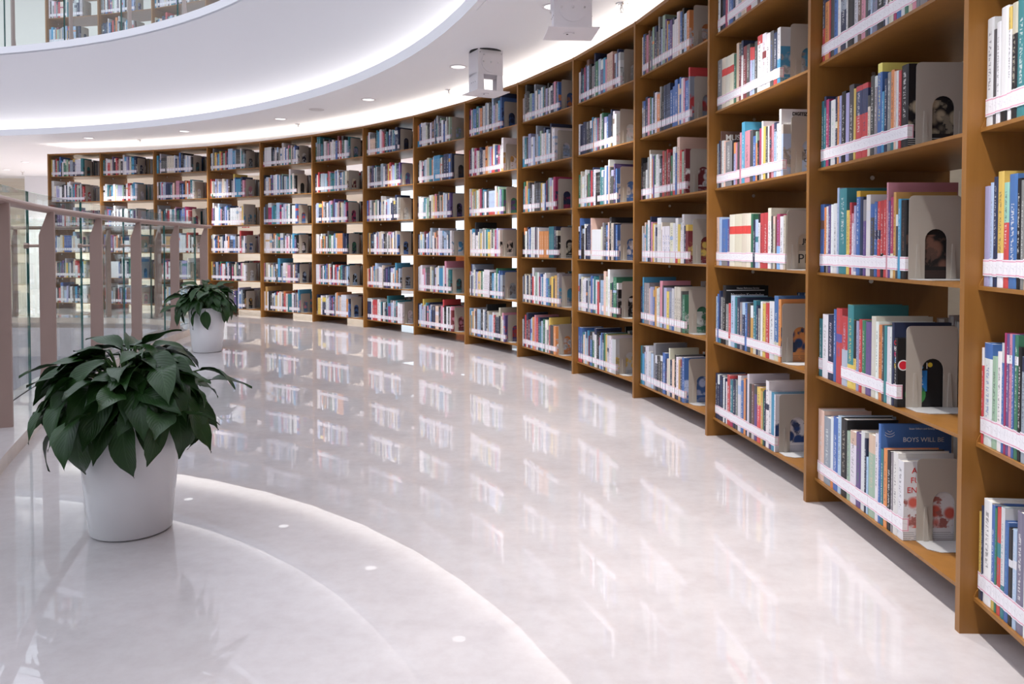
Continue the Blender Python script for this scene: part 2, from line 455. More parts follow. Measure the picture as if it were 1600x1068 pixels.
# beige wall along the aisle behind the right-hand bookcases
m = MB(); m.revolve([(10.35, 0), (10.35, ZC)], math.radians(-45), math.radians(30), 40)
structure(m.build('wall_right', M_BEIGE, weld=True))
q = pol(10.35, math.radians(30))
wall('wall_return', [(q.x, q.y), (3.6, 13.9)], 0, ZC, M_BEIGE, -.1)
# window onto daylight between the two
wl = [(-2.5, 14.7), (-.5, 14.5), (1.5, 14.25), (3.6, 13.9)]
wr = structure(empty('window_1', (0, 0, 0)))
for i in range(3):
    (x0, y0), (x1, y1) = wl[i], wl[i + 1]
    L = math.hypot(x1 - x0, y1 - y0); a = math.atan2(y1 - y0, x1 - x0)
    T = Matrix.Translation((x0, y0, 0)) @ Matrix.Rotation(a, 4, 'Z')
    m = MB()
    for bx in (((0, -.03, .08), (.06, .05, ZC)), ((L - .06, -.03, .08), (L, .05, ZC)), ((.06, -.03, .0), (L - .06, .05, .08)), ((.06, -.03, ZC - .1), (L - .06, .05, ZC)), ((L / 2 - .03, -.03, .08), (L / 2 + .03, .05, ZC - .1)), ((.06, -.03, 1.0), (L / 2 - .03, .05, 1.05)), ((L / 2 + .03, -.03, 1.0), (L - .06, .05, 1.05))):
        m.box(*bx, T=T)
    m.build('window_frame', M_FRAME, wr)
    for (u0, u1) in ((.06, L / 2 - .03), (L / 2 + .03, L - .06)):
        for (z0, z1) in ((.08, 1.0), (1.05, ZC - .1)):
            m = MB(); m.box((u0, 0, z0), (u1, .008, z1), T=T); m.build('window_pane', M_GLASS, wr)

# kerb under the railing
m = MB()
i0, i1 = offset(RPATH, -.10), offset(RPATH, .16)
for i in range(len(RPATH) - 1):
    a, b, c, d = i0[i], i0[i + 1], i1[i + 1], i1[i]
    m.quad([(a.x, a.y, .055), (b.x, b.y, .055), (c.x, c.y, .055), (d.x, d.y, .055)], 0)
    m.quad([(a.x, a.y, 0), (b.x, b.y, 0), (b.x, b.y, .055), (a.x, a.y, .055)], 1)
    m.quad([(c.x, c.y, -.05), (d.x, d.y, -.05), (d.x, d.y, .055), (c.x, c.y, .055)], 1)
structure(m.build('trim_3', [M_FLOOR, M_KERB]))

# ------------------------------------------------------------------ bookcases
ALPHA = .05
def bay_frame(i, z=0.0):
    A, B = pol(R, TS[i]), pol(R, TS[i + 1])
    d = B - A
    return A + Vector((0, 0, z)), d.length, math.atan2(d.y, d.x), abs(TS[i] - TS[i + 1]) / 2
SH0, SHP = .078, .32
def upright(parent, x, ang, th=UT):
    m = MB(); m.box((0, 0, 0), (th, DEPTH, H))
    m.v = [tuple(Matrix.Rotation(ang, 3, 'Z') @ Vector(p) + Vector((x, 0, 0))) for p in m.v]
    ob = m.build('upright_panel', M_WOOD, parent)
    bv = ob.modifiers.new('edge', 'BEVEL'); bv.width = .0015; bv.segments = 1
    return ob
PIN = None
def shelf(parent, L, al, z):
    m = MB()
    y0, y1 = .028, DEPTH - .02
    t = math.tan(al)
    def xl(y): return UT + .001 - y * t
    def xr(y): return L - .001 + y * t
    m.prism([(xl(y0), y0), (xr(y0), y0), (xr(y1), y1), (xl(y1), y1)], z - .008, z)
    # turned-up side flanges with a chamfered front
    for sx in (0, 1):
        f = xl if sx == 0 else (lambda y: xr(y) - .003)
        ys = [(y0, z), (y0 + .005, z + .012), (y0 + .03, z + .042), (y1, z + .042), (y1, z)]
        a = [Vector((f(y), y, zz)) for y, zz in ys]; b = [q + Vector((.003, 0, 0)) for q in a]
        m.quad(a); m.quad(b[::-1])
        for j in range(4): m.quad([a[j], b[j], b[j + 1], a[j + 1]])
    ob = m.build('shelf', M_WOOD, parent)
    # little round pin under the shelf on the upright's visible face
    global PIN
    x = UT - .20 * t
    if PIN is None:
        m = MB(); m.cyl((-.002, 0, 0), (.004, 0, 0), .0075, n=8); o2 = m.build('shelf_pin', M_CHROME); PIN = o2.data; bpy.data.objects.remove(o2)
    o2 = bpy.data.objects.new('shelf_pin', PIN); COL.objects.link(o2); o2.parent = ob; o2.location = (x, .20, z - .028)
    return ob
def make_bookcase(i, z, label, group, nsh=6):
    P, L, a, al = bay_frame(i, z)
    r = tag(empty('bookcase', P, a), label, 'bookcase', group)
    upright(r, 0, al)
    for kk in range(nsh):
        shelf(r, L, al, SH0 + SHP * kk)
    t = math.tan(al)
    m = MB(); m.prism([(UT, .004), (L, .004), (L + DEPTH * t, DEPTH), (UT - DEPTH * t, DEPTH)], H - .018, H); m.build('top_board', M_WOOD, r)
    return r
NB = 16
cases = {}
for i in range(NB):
    n = NB - 1 - i      # counted from the frame's right edge: bay 14 = first
    if i == 15: lab = 'brown open bookcase continuing past the right edge of the view'
    elif i == 14: lab = 'brown open bookcase cut by the right frame edge, first from right'
    elif i == 0: lab = 'brown open bookcase at the far left end of the curved row'
    else: lab = 'brown open bookcase in curved row, %s from the right' % ordn(n)
    cases[i] = make_bookcase(i, 0, lab, 'bookcases along the curved walkway')
P, L, a, al = bay_frame(15); upright(cases[15], L, -al)
for i in range(0, 5):
    lab = 'brown bookcase on the upper floor behind glass, %s from its left end' % ordn(i + 1)
    c_ = make_bookcase(i, ZU, lab, 'upper floor bookcases')
    if i == 4: P, L, a, al = bay_frame(i); upright(c_, L, -al)

# LED strip lying on top of the cases, widened backwards to brighten the ceiling
m = MB(); m.revolve([(R + .03, H + .004), (R + .42, H + .004)], TS[15], TS[0], 90, smooth=False)
tag(m.build('light_strip', M_LED), 'warm white light strip lying along the top of curved bookcases', 'light strip')

# ------------------------------------------------------------------ books
PAL = dict(wh=(.80, .79, .82), cr=(.78, .72, .58), lg=(.58, .57, .60), gy=(.28, .27, .28), dg=(.085, .08, .082), bk=(.018, .017, .02), nv=(.028, .04, .10),
           bl=(.06, .17, .48), lb=(.42, .56, .78), sk=(.05, .33, .58), tl=(.03, .23, .28), gn=(.04, .20, .11), lgn=(.34, .50, .38), ye=(.80, .55, .07),
           mu=(.66, .36, .07), pe=(.78, .55, .42), rd=(.62, .045, .05), dr=(.24, .035, .045), pk=(.70, .26, .36), mg=(.45, .03, .13), pu=(.13, .08, .26),
           lv=(.40, .40, .66), br=(.20, .10, .075), be=(.62, .54, .44), gb=(.32, .38, .47), gp=(.24, .22, .33))
PAL['or'] = (.78, .27, .06)
CNAME = dict(wh='white', cr='cream', lg='light grey', gy='grey', dg='dark grey', bk='black', nv='navy', bl='blue', lb='pale blue', sk='sky blue', tl='teal', gn='green',
             lgn='pale green', ye='yellow', mu='mustard', pe='peach', rd='red', dr='dark red', pk='pink', mg='crimson', pu='purple', lv='lavender', br='brown', be='beige',
             gb='grey-blue', gp='grey-purple')
CNAME['or'] = 'orange'
for _q, _c in list(PAL.items()):
    _l = .3 * _c[0] + .55 * _c[1] + .15 * _c[2]
    PAL[_q] = tuple(.93 * (.86 * v + .14 * _l) for v in _c)
WEIGHTS = [('wh', 26), ('cr', 5), ('lg', 6), ('gy', 6), ('dg', 10), ('bk', 9), ('nv', 14), ('bl', 8), ('lb', 6), ('sk', 4), ('tl', 5), ('gn', 3), ('lgn', 2), ('ye', 3), ('mu', 2),
           ('pe', 4), ('or', 3), ('rd', 6), ('dr', 2), ('pk', 3), ('mg', 2), ('pu', 2), ('lv', 4), ('br', 2), ('be', 3), ('gb', 4)]
WK = [c for c, w in WEIGHTS for _ in range(w)]
rng = random.Random(41)
def jit(c, a=.12):
    f = 1 + rng.uniform(-a, a)
    return tuple(max(0, min(.9, x * f * (1 + rng.uniform(-.05, .05)))) for x in c)
def book_style(c):
    col = jit(PAL[c]); c2 = jit(PAL[rng.choice(WK)])
    q = rng.random()
    if q < .16: b = (rng.uniform(.72, .86), 1.1)
    elif q < .28: b = (-.1, rng.uniform(.12, .32))
    elif q < .36: a = rng.uniform(.5, .7); b = (a, a + rng.uniform(.06, .16))
    else: b = (2, 2)
    return col, c2, (b[0], b[1], 1.0 if rng.random() < .85 else 0.0), rng.random()
def book_quads(m, x, t, h, d, st, art=False, T=None, mats=(0, 1, 2), lab=True, y0=0.0, cheap=False, lm=None, pm=None):
    """a book standing with its spine at y0; m cover, pm pages, lm label collectors"""
    col, c2, par, seed = st
    Asp = ((*col, .5), (*c2, seed), par)
    Apl = ((*col, 0), (*c2, seed), (par[0], par[1], 0))
    Aart = ((*col, 1), (*c2, seed), (par[0], par[1], 0))
    bd = .0012 if cheap else .0018
    U = [(0, 0), (1, 0), (1, 1), (0, 1)]
    def tr(p): return T @ Vector(p) if T is not None else p
    def q(mm, pts, mi, uv=None, at=None, sm=False): mm.quad([tr(p) for p in pts], mi, uv, at, sm)
    b = min(.0022, t * .12)
    # spine, gently rounded
    xs = [(0, b, 0), (t * .25, b * .25, .25), (t * .75, b * .25, .75), (t, b, 1)] if not cheap else [(0, 0, 0), (t, 0, 1)]
    for (xa, ya, ua), (xb, yb, ub) in zip(xs[:-1], xs[1:]):
        q(m, [(x + xa, y0 + ya, 0), (x + xb, y0 + yb, 0), (x + xb, y0 + yb, h), (x + xa, y0 + ya, h)], mats[0], [(ua, 0), (ub, 0), (ub, 1), (ua, 1)], Asp, not cheap)
    e = y0 + xs[0][1]
    q(m, [(x + t, e, 0), (x + t, y0 + d, 0), (x + t, y0 + d, h), (x + t, e, h)], mats[0], U, Aart if art else Apl)
    q(m, [(x, y0 + d, 0), (x, e, 0), (x, e, h), (x, y0 + d, h)], mats[0], U, Apl)
    q(m, [(x + t, y0 + d, 0), (x + t - bd, y0 + d, 0), (x + t - bd, y0 + d, h), (x + t, y0 + d, h)], mats[0], U, Apl)
    q(m, [(x + bd, y0 + d, 0), (x, y0 + d, 0), (x, y0 + d, h), (x + bd, y0 + d, h)], mats[0], U, Apl)
    if not cheap:   # board thickness and inner faces
        for xa, xb in ((x, x + bd), (x + t - bd, x + t)):
            q(m, [(xa, e, h), (xb, e, h), (xb, y0 + d, h), (xa, y0 + d, h)], mats[0], U, Apl)
        q(m, [(x + bd, e, 0), (x + bd, y0 + d, 0), (x + bd, y0 + d, h), (x + bd, e, h)], mats[0], U, Apl)
        q(m, [(x + t - bd, y0 + d, 0), (x + t - bd, e, 0), (x + t - bd, e, h), (x + t - bd, y0 + d, h)], mats[0], U, Apl)
        q(m, [(x, e, h), (x + t * .25, y0 + b * .25, h), (x + t * .75, y0 + b * .25, h), (x + t, e, h)], mats[0], [(0, 0)] * 4, Apl)
    pp = pm or m
    z1 = h - (.003 if not cheap else .0015)
    xa, xb, ya, yb = x + bd, x + t - bd, e + .001, y0 + d - .003
    q(pp, [(xa, ya, z1), (xb, ya, z1), (xb, yb, z1), (xa, yb, z1)], mats[1])
    q(pp, [(xb, yb, .002), (xa, yb, .002), (xa, yb, z1), (xb, yb, z1)], mats[1])
    if not cheap:
        q(pp, [(xa, ya, .002), (xb, ya, .002), (xb, ya, z1), (xa, ya, z1)], mats[1])
        q(pp, [(xb, ya, .002), (xb, yb, .002), (xb, yb, z1), (xb, ya, z1)], mats[1])
        q(pp, [(xa, yb, .002), (xa, ya, .002), (xa, ya, z1), (xa, yb, z1)], mats[1])
    if lab:
        ll = lm or m
        z0, z1 = lab; g = .0007
        w = .013
        pts = [(x - .0002, y0 + xs[0][1] + w), (x - .0002, y0 + b * .4 - g), (x + t * .5, y0 - g), (x + t + .0002, y0 + b * .4 - g), (x + t + .0002, y0 + xs[0][1] + w)]
        us = [0.03, .12, .5, .88, .97]
        for j in range(4):
            if cheap and j in (0,): continue
            (xa, ya), (xb, yb) = pts[j], pts[j + 1]
            q(ll, [(xa, ya, z0), (xb, yb, z0), (xb, yb, z1), (xa, ya, z1)], mats[2], [(us[j], 0), (us[j + 1], 0), (us[j + 1], 1), (us[j], 1)])
        if not cheap:
            q(ll, [(px, py, z1) for px, py in pts[1:4]] , mats[2], [(0, .5)] * 3)

ROWS = {
    (13, 4): 'rd:21: or:33: rd:11: dg:27: bl:26: wh:21: nv:40: wh:11: bk:43: lg:23: br:23: pk:26: dg:15: gb:17: lb:11: gp:27: bk:40: nv:8: wh:14: br:8: cr:13: bk:11: mg:15: or:24: wh:18: gn:19: rd:19: pk:19: gy:17: mg:35:',
    (13, 3): 'tl:22:203 tl:14:214 mg:22:202 nv:14:194 wh:34:193 nv:15:197 or:13:197 lv:16:196 bk:29:204 lv:23:195 dg:31:213 ye:14:198 rd:38:200 rd:36:200 cr:16:163 dg:24:211 gy:17:206 bl:25:234 sk:14:158 nv:17:188 gy:18:200 or:18:202 pe:11:196 wh:12:195 rd:14:192 bk:35:201',
    (13, 2): 'bl:32:208 or:17:198 wh:15:200 pu:20:202 wh:20:204 wh:28:206 lb:15:250 tl:52:246 ye:23:182 rd:15:203 wh:14:172 lv:16:193 bl:24:232 nv:21:215 pu:19:206 wh:26:218 dg:25:192 bl:18:197 rd:19:197 rd:19:198 rd:16:199 pk:10:242 pu:12:195 mg:16:204 mu:14:215 dg:11:159 sk:15:197 bk:28:193',
    (13, 1): 'tl:27:177 wh:44:193 nv:42:194 bl:20:214 rd:41:219 rd:40:200 tl:41:235 ye:18:195 lv:18:194 rd:20:200 gn:23:199 pu:35:197 cr:27:215 wh:17:203 or:20:196 dg:11:197 tl:17:197 wh:18:196 wh:9:195 nv:13:209 bk:18:172',
    (13, 0): 'pe:47:217 gb:50:204 wh:20:213 bl:33:217 lb:23:226 bk:41:225 lgn:22:196 wh:39:203 pu:31:207 wh:23:217 nv:12:201 lb:12:154 lgn:39:221 wh:19:230 bl:14:259 tl:15:197 or:20:202 bk:23:202 gy:9:201 wh:25:207 wh:30:194',
    (14, 3): 'wh:31:215 dg:11:188 wh:19:199 wh:31:222 ye:14:216 bk:22:219 tl:33:223',
    (14, 2): 'lv:25:201 lb:13:207 nv:16:217 ye:24:226 rd:20:203 bl:31:217 bk:14:207 gy:12:203 pe:15:207',
    (14, 1): 'rd:10:195 wh:36:206 lgn:23:183 wh:19:195 bl:10:214 mg:9:234 pu:11:233 pk:11:234 bl:10:234 gn:14:234 bk:14:213 gb:16:197 wh:20:205',
    (14, 0): 'ye:10:180 nv:8:194 wh:35:212 bl:14:211 gn:9:206 rd:15:211 wh:15:217 bl:16:194 bk:16:186 lb:15:189 gp:25:228 wh:21:217',
    (12, 5): 'wh:26: bk:29: nv:30: mg:26: wh:14: bl:41: nv:26: wh:29: gb:32: pe:40: cr:12: dg:45: wh:58: br:28: lb:22: gy:27: cr:43: nv:46: wh:64:',
    (12, 4): 'gy:47:207 cr:41:205 cr:42:202 cr:42:201 gn:26:193 pe:25:229 dr:21:220 wh:20:228 dr:32:200 dg:31:199 lv:19:182 lb:23:177 dg:25:193 wh:42:206 wh:32:203 wh:33:195 dg:29:195 nv:28:182 sk:25:192',
    (12, 3): 'gy:19:184 nv:23:195 br:9:232 wh:27:191 pe:18:187 gy:71:180 bk:19:179 lv:21:167 pk:16:164 dg:24:165 pk:20:198 sk:32:234 pk:50:196 dg:30:192 bl:26:167 or:14:181 bk:18:146 mg:21:188 wh:14:211 ye:21:189 dg:20:186 wh:13:186 dr:17:184 pk:20:187 lb:23:190 wh:20:184 wh:18:230 lb:16:175',
    (12, 2): 'pe:29:200 lb:31:199 bl:65:189 pu:20:188 cr:55:205 cr:73:205 cr:45:205 cr:43:204 gn:21:200 nv:21:177 lb:27:178 wh:17:197 rd:31:199 rd:36:200 wh:27:215 dg:16:186 be:19:185 br:11:182 mg:27:191 wh:27:182 be:18:185',
    (12, 1): 'lb:16:190 bl:18:201 nv:22:215 gy:22:191 bk:35:240 gy:30:166 rd:25:171 lb:41:204 tl:24:200 nv:31:199 gy:23:183 nv:27:184 bl:22:183 dg:33:185 mu:25:178 tl:28:199 nv:17:182 gy:24:172 wh:17:199 ye:27:192 rd:33:197 wh:41:205 bl:34:227 or:21:217',
    (12, 0): 'nv:25:188 nv:24:186 nv:43:186 wh:19:183 nv:14:182 wh:14:171 rd:32:201 tl:31:189 nv:31:194 gy:23:196 wh:32:216 bl:29:201 or:24:214 nv:12:214 wh:20:236 dg:24:201 br:27:205 pu:27:205 ye:34:204 mu:22:194 gn:11:195 nv:14:203 wh:28:239 wh:21:208 sk:27:205 wh:11:202',
}


BAY_NAME = {14: 'first bookcase from the right', 13: 'second bookcase from the right', 12: 'third bookcase from the right'}
BOOKS = {}
def make_book(bay, kk, idx, x, t, h, d, st, cname, art=False, lean=0.0, lab=(.021, .055), total=0):
    P, L, a, al = bay_frame(bay)
    y = .034
    w = Matrix.Rotation(a, 3, 'Z') @ Vector((x, y, 0))
    c, pg, lb = MB(), MB(), MB()
    book_quads(c, 0, t, h, d, st, art=art, mats=(0, 0, 0), lab=lab, pm=pg, lm=lb)
    ob = c.build('book', M_COVER, None, loc=(P.x + w.x, P.y + w.y, SH0 + SHP * kk + .0005), rotz=a)
    if lean: ob.rotation_euler = (0, lean, a)
    pg.build('pages', M_PAGES, ob)
    if lab: lb.build('spine_label', M_LABEL, ob)
    size = 'thin ' if t < .0145 else ('thick ' if t > .032 else '')
    if h > .224: size = 'tall ' + size
    elif h < .178: size = 'short ' + size
    shelf_n = {0: 'bottom shelf', 1: 'second shelf up', 2: 'third shelf up', 3: 'fourth shelf up', 4: 'fifth shelf up', 5: 'top shelf'}[kk]
    nm = 'book' 
    tag(ob, '%s%s book, %s from left, %s, %s' % (size, CNAME[cname], ordn(idx + 1), shelf_n, BAY_NAME[bay]), 'book', 'shelved books, %s' % BAY_NAME[bay])
    BOOKS[(bay, kk, idx)] = (ob, t, h, d)
    return ob
# special colours (second colour, band) for books that can be told apart
RB = (.72, .07, .06)
SPECIAL = {(13, 3, 12): ((.05, .06, .13), (.60, .93)), (13, 3, 13): ((.05, .06, .13), (.60, .93)), (13, 4, 0): ((.05, .05, .09), (.5, 1.1)),
           (13, 3, 17): ((.85, .75, .2), (.9, 1.1)), (13, 1, 4): ((.12, .10, .33), (.55, .66)), (13, 1, 5): ((.45, .5, .6), (-.1, .52)),
           (13, 2, 18): ((.03, .03, .08), (.5, .62)), (13, 2, 17): ((.03, .03, .08), (.5, .62)), (13, 1, 7): ((.02, .02, .02), (.45, 1.1)),
           (12, 4, 1): (RB, (.64, .78)), (12, 4, 2): (RB, (.64, .78)), (12, 4, 3): (RB, (.64, .78)),
           (12, 2, 4): (RB, (.62, .77)), (12, 2, 5): (RB, (.62, .77)), (12, 2, 6): (RB, (.62, .77)), (12, 2, 7): (RB, (.62, .77)),
           (12, 3, 27): ((.02, .02, .02), (.8, 1.1)), (12, 4, 18): ((.55, .55, .57), (.44, 1.1)), (14, 3, 4): ((.80, .79, .82), (-.1, .80)),
           (14, 2, 4): ((.30, .55, .45), (.62, 1.1)), (14, 1, 6): ((.80, .79, .82), (.76, .83)), (14, 1, 7): ((.80, .79, .82), (.76, .83)), (14, 1, 9): ((.80, .79, .82), (.76, .83)),
           (13, 2, 11): ((.82, .80, .83), (-.1, .05)), (12, 2, 18): ((.25, .45, .78), (-.1, .42)), (12, 0, 18): ((.70, .10, .10), (-.1, .68)),
           (13, 0, 20): ((.60, .12, .09), (2, 2)), (12, 1, 23): ((.02, .06, .17), (2, 2)), (12, 0, 25): ((.03, .07, .22), (2, 2)), (13, 2, 27): ((.16, .08, .06), (2, 2)),
           (13, 3, 25): ((.45, .38, .27), (2, 2)), (12, 3, 27): ((.50, .46, .42), (.82, 1.1)), (12, 2, 20): ((.5, .42, .36), (2, 2)),
           (13, 2, 12): ((.68, .42, .06), (.93, 1.1))}
PLAINSPINE = {(12, 4, 1), (12, 4, 2), (12, 4, 3), (12, 2, 4), (12, 2, 5), (12, 2, 6), (12, 2, 7)}
LASTX = {}
ENDS = {(13, 4): .635, (13, 3): .554, (13, 2): .552, (13, 1): .518, (13, 0): .556, (14, 3): .166, (14, 2): .186, (14, 1): .204, (14, 0): .208,
        (12, 5): .635, (12, 4): .609, (12, 3): .637, (12, 2): .662, (12, 1): .632, (12, 0): .597}
for (bay, kk), txt in ROWS.items():
    items = [q.split(':') for q in txt.split()]
    x = .0225
    fit = (ENDS[(bay, kk)] - x) / sum(max(8, int(q[1])) / 1000 for q in items)
    for idx, (c, t, h) in enumerate(items):
        t = int(t) / 1000; t = max(.008, t) * fit
        if c == 'cr' and (bay, kk) == (12, 5): pass
        h = int(h) / 1000 if h else rng.uniform(.19, .232)
        h = min(h, .285)
        st = book_style(c)
        if (bay, kk, idx) in SPECIAL:
            c2, b = SPECIAL[(bay, kk, idx)]; st = (st[0], c2, (b[0], b[1], 0.0 if (bay, kk, idx) in PLAINSPINE else 1.0), .02 + .1 * rng.random())
        elif t > .028: st = (st[0], st[1], (st[2][0], st[2][1], 1.0), st[3])
        d = min(.185, max(.125, h * rng.uniform(.66, .76)))
        last = idx == len(items) - 1
        lab = (.021 + rng.uniform(-.001, .001), .055 + rng.uniform(-.001, .002)) if rng.random() > .05 else None
        make_book(bay, kk, idx, x, t - .0006, h, d, st, c, art=last and (bay, kk) not in ((13, 1), (12, 2)), lab=lab)
        x += t
    LASTX[(bay, kk)] = x

# lettering on the covers and spines that can be read
def on_cover(key, body, size, y, z, mt, name='title', align='CENTER', weight=None):
    ob, t, h, d = BOOKS[key]
    M = Matrix.Translation((t + .0004, y, z)) @ Matrix(((0, 0, 1), (1, 0, 0), (0, 1, 0))).to_4x4()
    return text(body, size, mt, ob, M, name, .0003, align, weight)
def on_spine(key, body, size, z, mt, name='title', up=False):
    ob, t, h, d = BOOKS[key]
    # text runs down the spine
    R3 = Matrix(((0, 1, 0), (0, 0, -1), (-1, 0, 0))) if not up else Matrix(((1, 0, 0), (0, 0, -1), (0, 1, 0)))
    M = Matrix.Translation((t / 2, -.0004, z)) @ R3.to_4x4()
    return text(body, size, mt, ob, M, name)
on_cover((13, 0, 14), 'BOYS WILL BE', .017, .112, .219, M_TXT_W)
on_cover((13, 0, 14), 'Susan Gilbert and Gracey Gilbert', .0065, .118, .248, M_TXT_W, 'byline')
lastA = (13, 0, 20)
on_cover(lastA, 'A', .02, .028, .172, M_TXT_R); on_cover(lastA, 'FU', .02, .03, .148, M_TXT_R); on_cover(lastA, 'ENG', .02, .03, .124, M_TXT_R)
on_cover((12, 3, 2), 'MUSEUM', .032, .082, .205, M_TXT_W, weight=.0008)
on_cover((12, 1, 4), 'Managing Knowledge', .0165, .093, .202, M_TXT_W)
# thin ruled line on that tall black cover
def rule(key, y0, y1, z0, z1, mt, name='printed_panel', proud=.0004):
    ob, t, h, d = BOOKS[key]; m = MB(); m.box((t - .0002, y0, z0), (t + proud, y1, z1)); return m.build(name, mt, ob)
rule((12, 1, 4), .004, .165, .219, .222, M_TXT_W)
on_cover((12, 1, 4), 'Human Reference Service', .009, .095, .229, M_TXT_W, 'byline')
dk = (12, 3, len(ROWS[(12, 3)].split()) - 1)
on_cover((12, 3, 26), 'DIGITIZATION', .0155, .092, .213, M_TXT_K, weight=.0006)
dg_ = BOOKS[dk]
on_cover(dk, 'TTER', .020, .098, .082, M_TXT_K); on_cover(dk, 'CTS', .020, .094, .054, M_TXT_K)
pk_ = (12, 2, len(ROWS[(12, 2)].split()) - 1)
on_cover(pk_, 'JN', .022, .074, .097, M_TXT_K, weight=.0008); on_cover(pk_, 'PE', .045, .068, .036, M_TXT_K)
for j in range(4): rule(pk_, .050, .098 - .006 * (j % 2), .066 + j * .0055, .0675 + j * .0055, M_TXT_K, 'printed_line')
# the black book with bright letters and blocks behind the grey bookend
ck = (13, 1, 20)
MB_BLUE = mat('blue_print', (.02, .20, .58), .5); MB_GREEN = mat('green_print', (.05, .27, .07), .5); MB_RED = mat('bright_red_print', (.66, .02, .04), .5)
MB_YEL = mat('yellow_print', (.75, .55, .05), .5); MB_CYAN = mat('cyan_print', (.08, .40, .80), .5); MB_MAG = mat('crimson_print', (.50, .03, .14), .5)
for mm in (MB_BLUE, MB_GREEN, MB_RED, MB_YEL, MB_CYAN, MB_MAG):
    k = NT(mm); n = k.noise(300, 2, k.obj()); k.bump(n.outputs[0], .02, .0005)
rule(ck, .030, .076, .040, .092, MB_BLUE)
def disc(key, y, z, r, mt, proud=.0005, name='printed_panel'):
    ob, t, h, d = BOOKS[key]; m = MB(); m.cyl((t - .0002, y, z), (t + proud, y, z), r, n=20); return m.build(name, mt, ob)
disc(ck, .047, .006 + .026, .026, MB_GREEN, .0004); disc(ck, .016, .105, .0135, M_TXT_W, .0004); disc(ck, .016, .105, .0105, MB_RED, .0007)
disc(ck, .045, .102, .0085, MB_MAG); disc(ck, .083, .106, .006, MB_YEL)
on_cover(ck, 'S', .024, .061, .103, MB_CYAN); on_cover(ck, 'I', .022, .075, .103, M_TXT_W)
on_cover(ck, 'capture', .0075, .053, .078, M_TXT_W, 'byline'); on_cover(ck, 'reading', .0075, .053, .068, M_TXT_W, 'byline'); on_cover(ck, 'careers', .0075, .055, .058, M_TXT_W, 'byline')
for j, (ch, mt) in enumerate((('C', MB_RED), ('H', M_TXT_W), ('R', MB_MAG), ('I', MB_CYAN), ('S', MB_YEL))):
    on_spine(ck, ch, .015, .160 - j * .0145, mt, up=True)
# white outline of an open book on the blue cover
ob, t, h, d = BOOKS[(13, 0, 14)]
m = MB()
for dz, w_, amp in ((.232, .026, -.006), (.238, .024, -.005), (.243, .012, -.004)):
    for j in range(10):
        a, b = j / 10, (j + 1) / 10
        f = lambda s: (.012 + (s - .5) * w_ + .012, dz + amp * (1 - (2 * s - 1) ** 2))
        (ya, za), (yb, zb) = f(a), f(b)
        m.quad([(t + .0004, ya, za), (t + .0004, yb, zb), (t + .0004, yb, zb + .0014), (t + .0004, ya, za + .0014)])
m.build('emblem', M_TXT_W, ob)
# bookends
def bookend_mesh():
    w, h, th = .128, .203, .0016
    m = MB()
    r = .012; ax, aw, ah = .066, .0265, .122     # arch centre, half width, top
    n = 10
    def out_pts():
        P = [(0, 0)]
        P += [(0, h - r)] + [(r - r * math.cos(j * PI / 8), h - r + r * math.sin(j * PI / 8)) for j in range(1, 4)] + [(r, h)]
        P += [(w - r, h)] + [(w - r + r * math.sin(j * PI / 8), h - r + r * math.cos(j * PI / 8)) for j in range(1, 4)] + [(w, h - r), (w, 0)]
        return P
    arch = [(ax + aw, 0), (ax + aw, ah - aw)] + [(ax + aw * math.cos(j * PI / n), ah - aw + aw * math.sin(j * PI / n)) for j in range(1, n)] + [(ax - aw, ah - aw), (ax - aw, 0)]
    poly = out_pts() + arch
    bm = bmesh.new()
    vs = [bm.verts.new((th, y, z)) for y, z in poly]
    f = bm.faces.new(vs)
    ex = bmesh.ops.extrude_face_region(bm, geom=[f])
    bmesh.ops.translate(bm, verts=[q for q in ex['geom'] if isinstance(q, bmesh.types.BMVert)], vec=(-th, 0, 0))
    # pressed ribs either side of the arch, and the bent-up edge of the foot
    def addbox(pts):
        v = [bm.verts.new(p) for p in pts]
        for q in ((3, 2, 1, 0), (4, 5, 6, 7), (0, 1, 5, 4), (1, 2, 6, 5), (2, 3, 7, 6), (3, 0, 4, 7)): bm.faces.new([v[j] for j in q])
    for yc in (.022, .108):
        a, b = .0062, .0028
        addbox([(th, yc - a, .002), (th + .005, yc - a, .002), (th + .005, yc + a, .002), (th, yc + a, .002), (th, yc - b, .086), (th + .002, yc - b, .086), (th + .002, yc + b, .086), (th, yc + b, .086)])
    bmesh.ops.triangulate(bm, faces=[q for q in bm.faces if len(q.verts) > 4])
    bmesh.ops.recalc_face_normals(bm, faces=bm.faces)
    me = bpy.data.meshes.new('bookend'); bm.to_mesh(me); bm.free(); me.materials.append(M_BOOKEND)
    m = MB()
    c = .022
    m.prism([(0, 0), (.075 - c, 0), (.075, c), (.075, w), (0, w)], 0, .0014)
    ft = m.build('foot_plate', M_FOOT)
    fm = ft.data; bpy.data.objects.remove(ft)
    return me, fm
M_FOOT = mat('pale_steel_foot', (.60, .60, .60), .35)
k = NT(M_FOOT); n = k.noise(150, 3, k.obj()); k.bump(n.outputs[0], .05, .001)
BE_MESH, FT_MESH = bookend_mesh()
SHN = {0: 'bottom shelf', 1: 'second shelf up', 2: 'third shelf up', 3: 'fourth shelf up', 4: 'fifth shelf up', 5: 'top shelf'}
